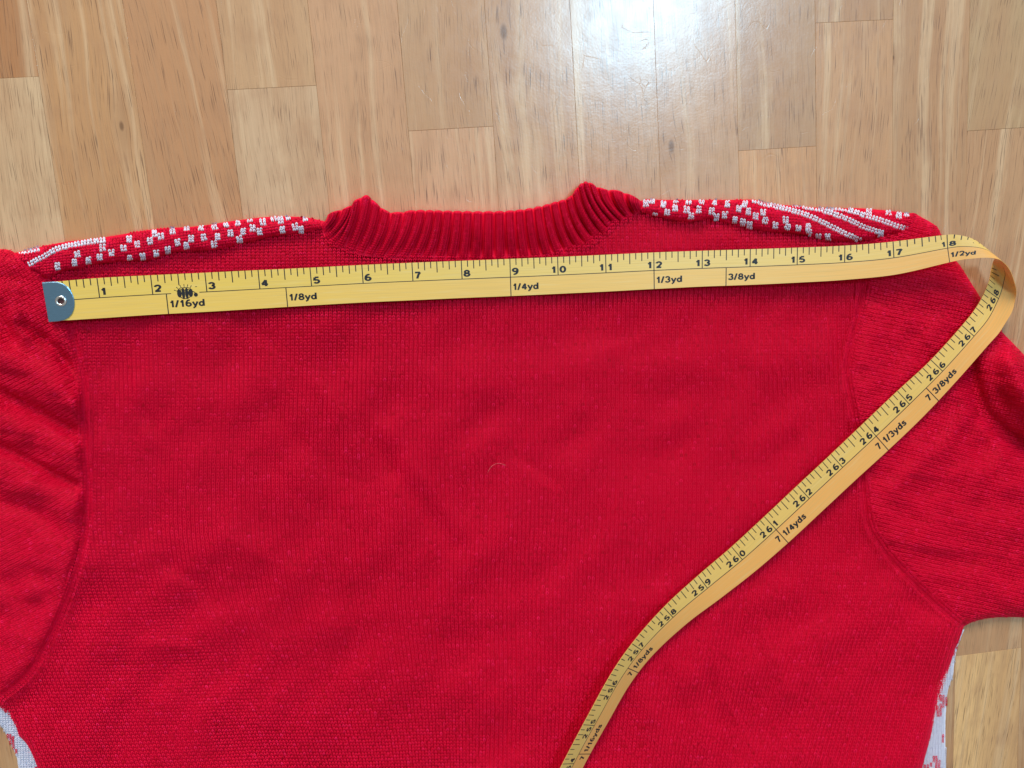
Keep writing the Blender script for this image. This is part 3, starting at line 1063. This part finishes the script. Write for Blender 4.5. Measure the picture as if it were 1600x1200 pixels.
def strip(s, w):
    """point and front normal of the strip at inch s, width fraction w (0 = tick edge)"""
    s, w = np.broadcast_arrays(np.asarray(s, float), np.asarray(w, float))
    idx = np.arange(len(dA), dtype=float)
    t = np.empty(s.shape)
    for wi in np.unique(np.round(w, 4)):
        m = np.abs(w - wi) < 6e-5
        t[m] = np.interp(s[m], np.maximum.accumulate(sA * (1 - wi) + sB * wi), idx)

    def at(t):
        a = np.stack([np.interp(t, idx, dA[:, k]) for k in range(3)], -1)
        b = np.stack([np.interp(t, idx, dB[:, k]) for k in range(3)], -1)
        return a, b
    a, b = at(t)
    p = a * (1 - w[..., None]) + b * w[..., None]
    a0, b0 = at(np.clip(t - 1.5, 0, len(dA) - 1))
    a1, b1 = at(np.clip(t + 1.5, 0, len(dA) - 1))
    Ts = (a1 - a0) * (1 - w[..., None]) + (b1 - b0) * w[..., None]
    n = np.cross(b - a, Ts)
    n /= np.linalg.norm(n, axis=-1, keepdims=True) + 1e-12
    return p, n


# strip as a thin solid
TH = .00034
NW = 6
tv, tf, uvs = [], [], []
for side in (1, -1):
    for i in range(len(dA)):
        for j in range(NW):
            w = j / (NW - 1)
            p = dA[i] * (1 - w) + dB[i] * w
            i_0, i_1 = max(i - 1, 0), min(i + 1, len(dA) - 1)
            Ts = (dA[i_1] - dA[i_0]) * (1 - w) + (dB[i_1] - dB[i_0]) * w
            n = np.cross(dB[i] - dA[i], Ts)
            n /= np.linalg.norm(n)
            tv.append(p + n * TH / 2 * side)
            uvs.append((sA[i] * (1 - w) + sB[i] * w, w))
ND = len(dA)
off = ND * NW
for i in range(ND - 1):
    for j in range(NW - 1):
        a = i * NW + j
        tf.append((a, a + NW, a + NW + 1, a + 1)[::-1])
        b = a + off
        tf.append((b, b + NW, b + NW + 1, b + 1))
for j, rev in ((0, False), (NW - 1, True)):
    base = len(tv)
    for i in range(ND):
        for o_ in (0, off):
            tv.append(tv[i * NW + j + o_])
            uvs.append(uvs[i * NW + j])
    for i in range(ND - 1):
        q = (base + 2 * i, base + 2 * i + 2, base + 2 * i + 3, base + 2 * i + 1)
        tf.append(q[::-1] if rev else q)
ts = mesh_obj('tape_strip', tv, tf, TAPE, tape)
uvl = ts.data.uv_layers.new(name='strip')
uvl.data.foreach_set('uv', np.array([uvs[l.vertex_index] for l in ts.data.loops], np.float32).ravel())

# lettering: strokes in a unit box (x right, y up), widened into ribbons
def arc(cx, cy, rx, ry, a0, a1, n=12):
    return [(cx + rx * math.cos(math.radians(a0 + (a1 - a0) * i / n)), cy + ry * math.sin(math.radians(a0 + (a1 - a0) * i / n))) for i in range(n + 1)]


GL = {'0': (.70, [arc(.35, .5, .25, .42, 0, 360, 20)]),
      '1': (.56, [[(.10, .70), (.22, .74), (.31, .84), (.34, 1.0)], [(.34, 1.0), (.34, 0)]]),
      '2': (.70, [arc(.35, .68, .24, .24, 175, -25, 10) + [(.36, .28), (.14, .08)], [(.08, .08), (.62, .08)]]),
      '3': (.70, [arc(.33, .71, .22, .21, 165, -88, 10), arc(.33, .29, .25, .22, 90, -165, 10)]),
      '4': (.70, [[(.46, 0), (.46, .92), (.09, .29)], [(.06, .28), (.66, .28)]]),
      '5': (.70, [[(.58, .92), (.20, .92), (.14, .52)] + arc(.35, .31, .24, .24, 135, -155, 12)]),
      '6': (.70, [arc(.35, .30, .24, .23, 0, 360, 16), arc(.42, .40, .31, .53, 185, 70, 10)]),
      '7': (.68, [[(.08, .92), (.60, .92), (.42, .58), (.28, 0)]]),
      '8': (.70, [arc(.35, .71, .20, .20, 0, 360, 14), arc(.35, .28, .25, .21, 0, 360, 16)]),
      '9': (.70, [arc(.35, .70, .24, .23, 0, 360, 16), arc(.28, .60, .31, .53, 5, -110, 10)]),
      '/': (.40, [[(.04, -.02), (.32, 1.0)]]),
      'y': (.62, [[(.05, .68), (.31, .06)], [(.57, .68), (.30, .0), (.22, -.17), (.06, -.19)]]),
      'd': (.68, [arc(.31, .34, .22, .27, 0, 360, 16), [(.55, 0), (.55, 1.0)]]),
      's': (.60, [[(.50, .53), (.42, .61), (.28, .63), (.13, .58), (.12, .45), (.28, .38), (.44, .31), (.50, .19), (.42, .09), (.26, .06), (.10, .13), (.07, .20)]])}


def ribbon(pts, half):
    p = np.array(pts, float)
    closed = np.allclose(p[0], p[-1]) and len(p) > 3
    t = np.gradient(p, axis=0)
    if closed:
        t[0] = t[-1] = p[1] - p[-2]
    t /= np.linalg.norm(t, axis=1, keepdims=True) + 1e-9
    n = np.stack([-t[:, 1], t[:, 0]], 1)
    # sharpen mitres a little
    return p + n * half, p - n * half


def text_geo(txt, thick=.085):
    """2-D quads of a word, cap height 1"""
    x, V, Fc = 0.0, [], []
    for ch in txt:
        if ch == ' ':
            x += .25
            continue
        w, strokes = GL[ch]
        for st in strokes:
            # split at hard corners so that the ribbon keeps its width
            runs, cur = [], [st[0]]
            for i in range(1, len(st)):
                cur.append(st[i])
                if i < len(st) - 1:
                    a = np.subtract(st[i], st[i - 1])
                    b = np.subtract(st[i + 1], st[i])
                    if np.dot(a, b) / (np.linalg.norm(a) * np.linalg.norm(b) + 1e-9) < .55:
                        runs.append(cur)
                        cur = [st[i]]
            runs.append(cur)
            for r in runs:
                a, b = ribbon(r, thick)
                o = len(V)
                for i in range(len(r)):
                    V += [(a[i][0] + x, a[i][1]), (b[i][0] + x, b[i][1])]
                Fc += [(o + 2 * i, o + 2 * i + 2, o + 2 * i + 3, o + 2 * i + 1) for i in range(len(r) - 1)]
        x += w + .06
    return V, Fc, x - .06


def printed(name, V2, Fc, back, lift=.00003):
    """lay 2-D (inch, width fraction) shapes on the strip as thin ink"""
    V2 = np.array(V2, float)
    p, n = strip(V2[:, 0], np.clip(V2[:, 1], 0, 1))
    sg = -1 if back else 1
    p = p + n * sg * (TH / 2 + lift)
    return mesh_obj(name, p, Fc, INK, tape, smooth=False)


WI = .75      # strip width in inches


def put_text(name, txt, s_at, w_top, w_base, back, align='left', wide=1.25, thick=.085):
    V, Fc, tw = text_geo(txt, thick)
    h = (w_base - w_top)
    hin = h * WI * wide
    off_x = {'left': 0, 'right': -tw * hin, 'center': -tw * hin / 2}[align]
    out = []
    for x, y in V:
        ds = off_x + x * hin
        out.append((s_at - ds if back else s_at + ds, w_base - y * h))
    return printed(name, out, Fc, back)


class Quads:
    def __init__(self):
        self.V, self.F = [], []

    def line(self, s0, w0, s1, w1, hs, hw):
        """a stroke between two strip points, half width hs along and hw across"""
        n = max(1, int(abs(s1 - s0) / .12), int(abs(w1 - w0) / .2))
        for i in range(n):
            a, b = i / n, (i + 1) / n
            q = [(s0 + (s1 - s0) * a, w0 + (w1 - w0) * a), (s0 + (s1 - s0) * b, w0 + (w1 - w0) * b)]
            o = len(self.V)
            self.V += [(q[0][0] - hs, q[0][1] - hw), (q[0][0] + hs, q[0][1] + hw), (q[1][0] + hs, q[1][1] + hw), (q[1][0] - hs, q[1][1] - hw)]
            self.F.append((o, o + 1, o + 2, o + 3))


MIDW = .49
HT = .0095
# front: ticks, middle line, numbers, yard fractions
tk = Quads()
for e in range(3, int(18.95 * 8)):
    s = e / 8
    L = MIDW if e % 8 == 0 else .285 if e % 4 == 0 else .215 if e % 2 == 0 else .165
    tk.line(s, 0, s, L, HT, 0)
printed('tick_marks', tk.V, tk.F, False)
ln = Quads()
for a, b in ((.52, 2.34), (2.86, 19.1)):
    n = int((b - a) / .06)
    for i in range(n):
        ln.line(a + (b - a) * i / n, MIDW, a + (b - a) * (i + 1) / n, MIDW, 0, .0095)
printed('middle_line', ln.V, ln.F, False)
for n in range(1, 19):
    t = str(n)
    if len(t) == 1:
        put_text('inch_number', t, n + .035, .25, .425, False, wide=1.5, thick=.125)
    else:
        put_text('inch_number', t[0], n - .035, .25, .425, False, 'right', wide=1.45, thick=.125)
        put_text('inch_number', t[1], n + .035, .25, .425, False, wide=1.45, thick=.125)
for s, t in ((2.25, '1/16yd'), (4.5, '1/8yd'), (9, '1/4yd'), (12, '1/3yd'), (13.5, '3/8yd'), (18, '1/2yd')):
    put_text('yard_mark', t, s + .04, .665, .84, False, wide=1.30, thick=.112)
    q = Quads()
    q.line(s, MIDW, s, 1, HT, 0)
    printed('yard_tick', q.V, q.F, False)

# back: find the inch under the photographed 264 and count from there
k264 = RUL.index(next(r for r in RUL if r[0] == (1348, 662.5)))
K = 264 + s_mid[k264 * SUB]
i_hi = 268.75
tk = Quads()
for e in range(int(251.5 * 8), int(i_hi * 8)):
    s = e / 8
    L = MIDW if e % 8 == 0 else .30 if e % 4 == 0 else .235 if e % 2 == 0 else .18
    tk.line(K - s, 0, K - s, L, HT * .9, 0)
printed('tick_marks', tk.V, tk.F, True)
ln = Quads()
n = 300
for i in range(n):
    a = 251.5 + (269.0 - 251.5) * i / n
    b = 251.5 + (269.0 - 251.5) * (i + 1) / n
    ln.line(K - a, MIDW, K - b, MIDW, 0, .0095)
printed('middle_line', ln.V, ln.F, True)
for n in range(252, 269):
    t = str(n)
    put_text('inch_number', t[0], K - (n - .045 - .185), .26, .43, True, 'right', wide=1.38, thick=.12)
    put_text('inch_number', t[1], K - (n - .045), .26, .43, True, 'right', wide=1.38, thick=.12)
    put_text('inch_number', t[2], K - (n + .03), .26, .43, True, 'left', wide=1.38, thick=.12)
for s, t in ((254.25, '1/16yds'), (256.5, '1/8yds'), (261, '1/4yds'), (264, '1/3yds'), (265.5, '3/8yds')):
    put_text('yard_mark', '7', K - (s - .05), .645, .82, True, 'right', wide=1.26, thick=.11)
    put_text('yard_mark', t, K - (s + .05), .645, .82, True, wide=1.26, thick=.11)
    q = Quads()
    q.line(K - s, MIDW, K - s, 1, HT, 0)
    printed('yard_tick', q.V, q.F, True)

# printed pincushion emblem over the middle line
V, Fc = [], []


def blob(cx, cy, rx, ry, a0=0, a1=360, n=20):
    o = len(V)
    V.append((cx, cy))
    for i in range(n + 1):
        a = math.radians(a0 + (a1 - a0) * i / n)
        V.append((cx + rx * math.cos(a), cy + ry * math.sin(a)))
    for i in range(n):
        Fc.append((o, o + 1 + i, o + 2 + i))


def stroke(pts, half):
    a, b = ribbon(pts, half)
    o = len(V)
    for i in range(len(pts)):
        V.extend([tuple(a[i]), tuple(b[i])])
    Fc.extend([(o + 2 * i, o + 2 * i + 2, o + 2 * i + 3, o + 2 * i + 1) for i in range(len(pts) - 1)])


# unit: emblem box, x -1..1.4, y -1..1 ; segments of the tomato-shaped cushion with gaps between them
blob(-.64, -.10, .25, .52)
blob(-.21, -.12, .18, .72)
blob(.16, -.12, .18, .72)
blob(.58, -.10, .25, .52)
stroke([(-.55, -.58), (-.25, -.80), (.2, -.80), (.48, -.58)], .05)
stroke([(-.50, .38), (-.05, .30), (.42, .38)], .06)
stroke([(-.85, .25), (-.5, .58), (0, .62), (.45, .56), (.80, .25)], .035)
for x, y, l in ((-.75, .55, .26), (-.42, .75, .30), (-.05, .80, .34), (.30, .78, .30), (.62, .66, .26), (-.98, .25, .18)):
    stroke([(x * .85, y * .72), (x * 1.15, y + l * .5)], .03)
    blob(x * 1.15, y + l * .5, .06, .06, n=8)
blob(1.12, -.36, .22, .26)
stroke([(.78, .10), (1.0, -.02), (1.12, -.20)], .05)
stroke([(1.12, .66), (1.34, .66)], .035)
em = [(2.60 + x * .17, .475 - y * .20) for x, y in V]
printed('pincushion_emblem', em, Fc, False, .00005)

# metal end clip with an eyelet
s0 = s_mid[0]
tipV, tipF = [], []


def tip_outline():
    pts = [(s0 - .012, -.012), (s0 - .012, 1.012)]
    for i in range(17):
        a = math.radians(90 - 180 * i / 16)
        pts.append((s0 + .13 + .375 * max(0, math.cos(a)) ** .8, .5 + .512 * math.sin(a)))
    return pts


po = np.array(tip_outline())
cen = np.array([[s0 + .27, .5]])
HOLE = .085


def strip_ext(s, w, dn):
    """like strip() but continues straight past the cut end and edges"""
    p, n = strip(np.maximum(s, s_mid[1]), np.clip(w, 0, 1))
    p0, _ = strip(np.array([s_mid[1]]), np.array([.5]))
    p1, _ = strip(np.array([s_mid[1] + .4]), np.array([.5]))
    d = (p1 - p0) / .4
    p = p + d * np.minimum(s - s_mid[1], 0)[:, None]
    a, _ = strip(np.array([.6, .6]), np.array([0., 1.]))
    p = p + (a[1] - a[0]) * (w - np.clip(w, 0, 1))[:, None]
    return p + n * dn


top_n = .00072
ang = np.linspace(0, 2 * np.pi, 25)[:-1]
hole = np.stack([cen[0, 0] + HOLE * np.cos(ang), cen[0, 1] + HOLE / WI * np.sin(ang)], 1)
# resample the outline by angle so that it pairs with the hole
ring = []
for a in ang:
    d = np.array([math.cos(a), math.sin(a) / WI])
    best = 1e9
    for i in range(len(po)):
        p, q = po[i], po[(i + 1) % len(po)]
        M = np.array([[d[0], p[0] - q[0]], [d[1], p[1] - q[1]]])
        if abs(np.linalg.det(M)) < 1e-12:
            continue
        t, u = np.linalg.solve(M, p - cen[0])
        if t > 0 and -1e-6 <= u <= 1 + 1e-6:
            best = min(best, t)
    ring.append(cen[0] + d * best)
# add the two sharp corners by snapping the nearest samples
ring = np.array(ring)
for c in po[:2]:
    ring[np.argmin(np.linalg.norm((ring - c) * np.array([1, WI]), axis=1))] = c
inner = cen + (ring - cen) * .95
n = len(ang)
tipV = np.vstack([strip_ext(ring[:, 0], ring[:, 1], -.00055), strip_ext(ring[:, 0], ring[:, 1], top_n - .00016), strip_ext(inner[:, 0], inner[:, 1], top_n),
                  strip_ext(hole[:, 0], hole[:, 1], top_n), strip_ext(hole[:, 0], hole[:, 1], -.0005)])
for r in range(4):
    tipF += [(r * n + i, r * n + (i + 1) % n, (r + 1) * n + (i + 1) % n, (r + 1) * n + i) for i in range(n)]
tip = mesh_obj('metal_tip', tipV, tipF, STEEL, tape, smooth=False)
# eyelet: a rolled rim round the hole
eV, eF = [], []
m = 8
rim = []
for k in range(m):
    b = 2 * math.pi * k / m
    rr_ = HOLE * .93 + .026 * math.cos(b)
    pts = np.stack([cen[0, 0] + rr_ * np.cos(ang), cen[0, 1] + rr_ / WI * np.sin(ang)], 1)
    rim.append(strip_ext(pts[:, 0], pts[:, 1], top_n + .00012 + .00042 * math.sin(b)))
eV = np.vstack(rim)
eF = [(k * n + i, k * n + (i + 1) % n, ((k + 1) % m) * n + (i + 1) % n, ((k + 1) % m) * n + i) for k in range(m) for i in range(n)]
mesh_obj('eyelet', eV, eF, BRASS, tip)
HOLEM = simple('hole_shade', (.06, .012, .012, 1), .6)  # dark red disc inside the eyelet, shade of the opening put into its colour
hv = np.vstack([strip_ext(np.array([cen[0, 0]]), np.array([cen[0, 1]]), .0002), strip_ext(hole[:, 0], hole[:, 1], .0002)])
mesh_obj('eyelet_shade_disc', hv, [(0, 1 + i, 1 + (i + 1) % n) for i in range(n)], HOLEM, tip, smooth=False)

# a pale hair curled on the back of the sweater
hp = smooth_poly([(762, 738), (766, 731), (772, 726), (780, 724), (790, 727)], 1.5)
hv_, hf_ = [], []
hq = np.array(hp)
hz = z_body(hq[:, 0], hq[:, 1]) + .0016
hc = P3(hq[:, 0], hq[:, 1], hz)
for i, c in enumerate(hc):
    t = hc[min(i + 1, len(hc) - 1)] - hc[max(i - 1, 0)]
    t /= np.linalg.norm(t)
    a = np.cross(t, [0, 0, 1.])
    b = np.cross(a, t)
    for k in range(5):
        th = 2 * math.pi * k / 5
        hv_.append(c + (a * math.cos(th) + b * math.sin(th)) * .00003)
    if i:
        hf_ += [((i - 1) * 5 + k, (i - 1) * 5 + (k + 1) % 5, i * 5 + (k + 1) % 5, i * 5 + k) for k in range(5)]
hair = mesh_obj('hair', hv_, hf_, simple('pale_hair', (.80, .45, .45, 1), .5))
hair['label'] = 'short pale curled hair lying on the red back panel'
hair['category'] = 'hair'
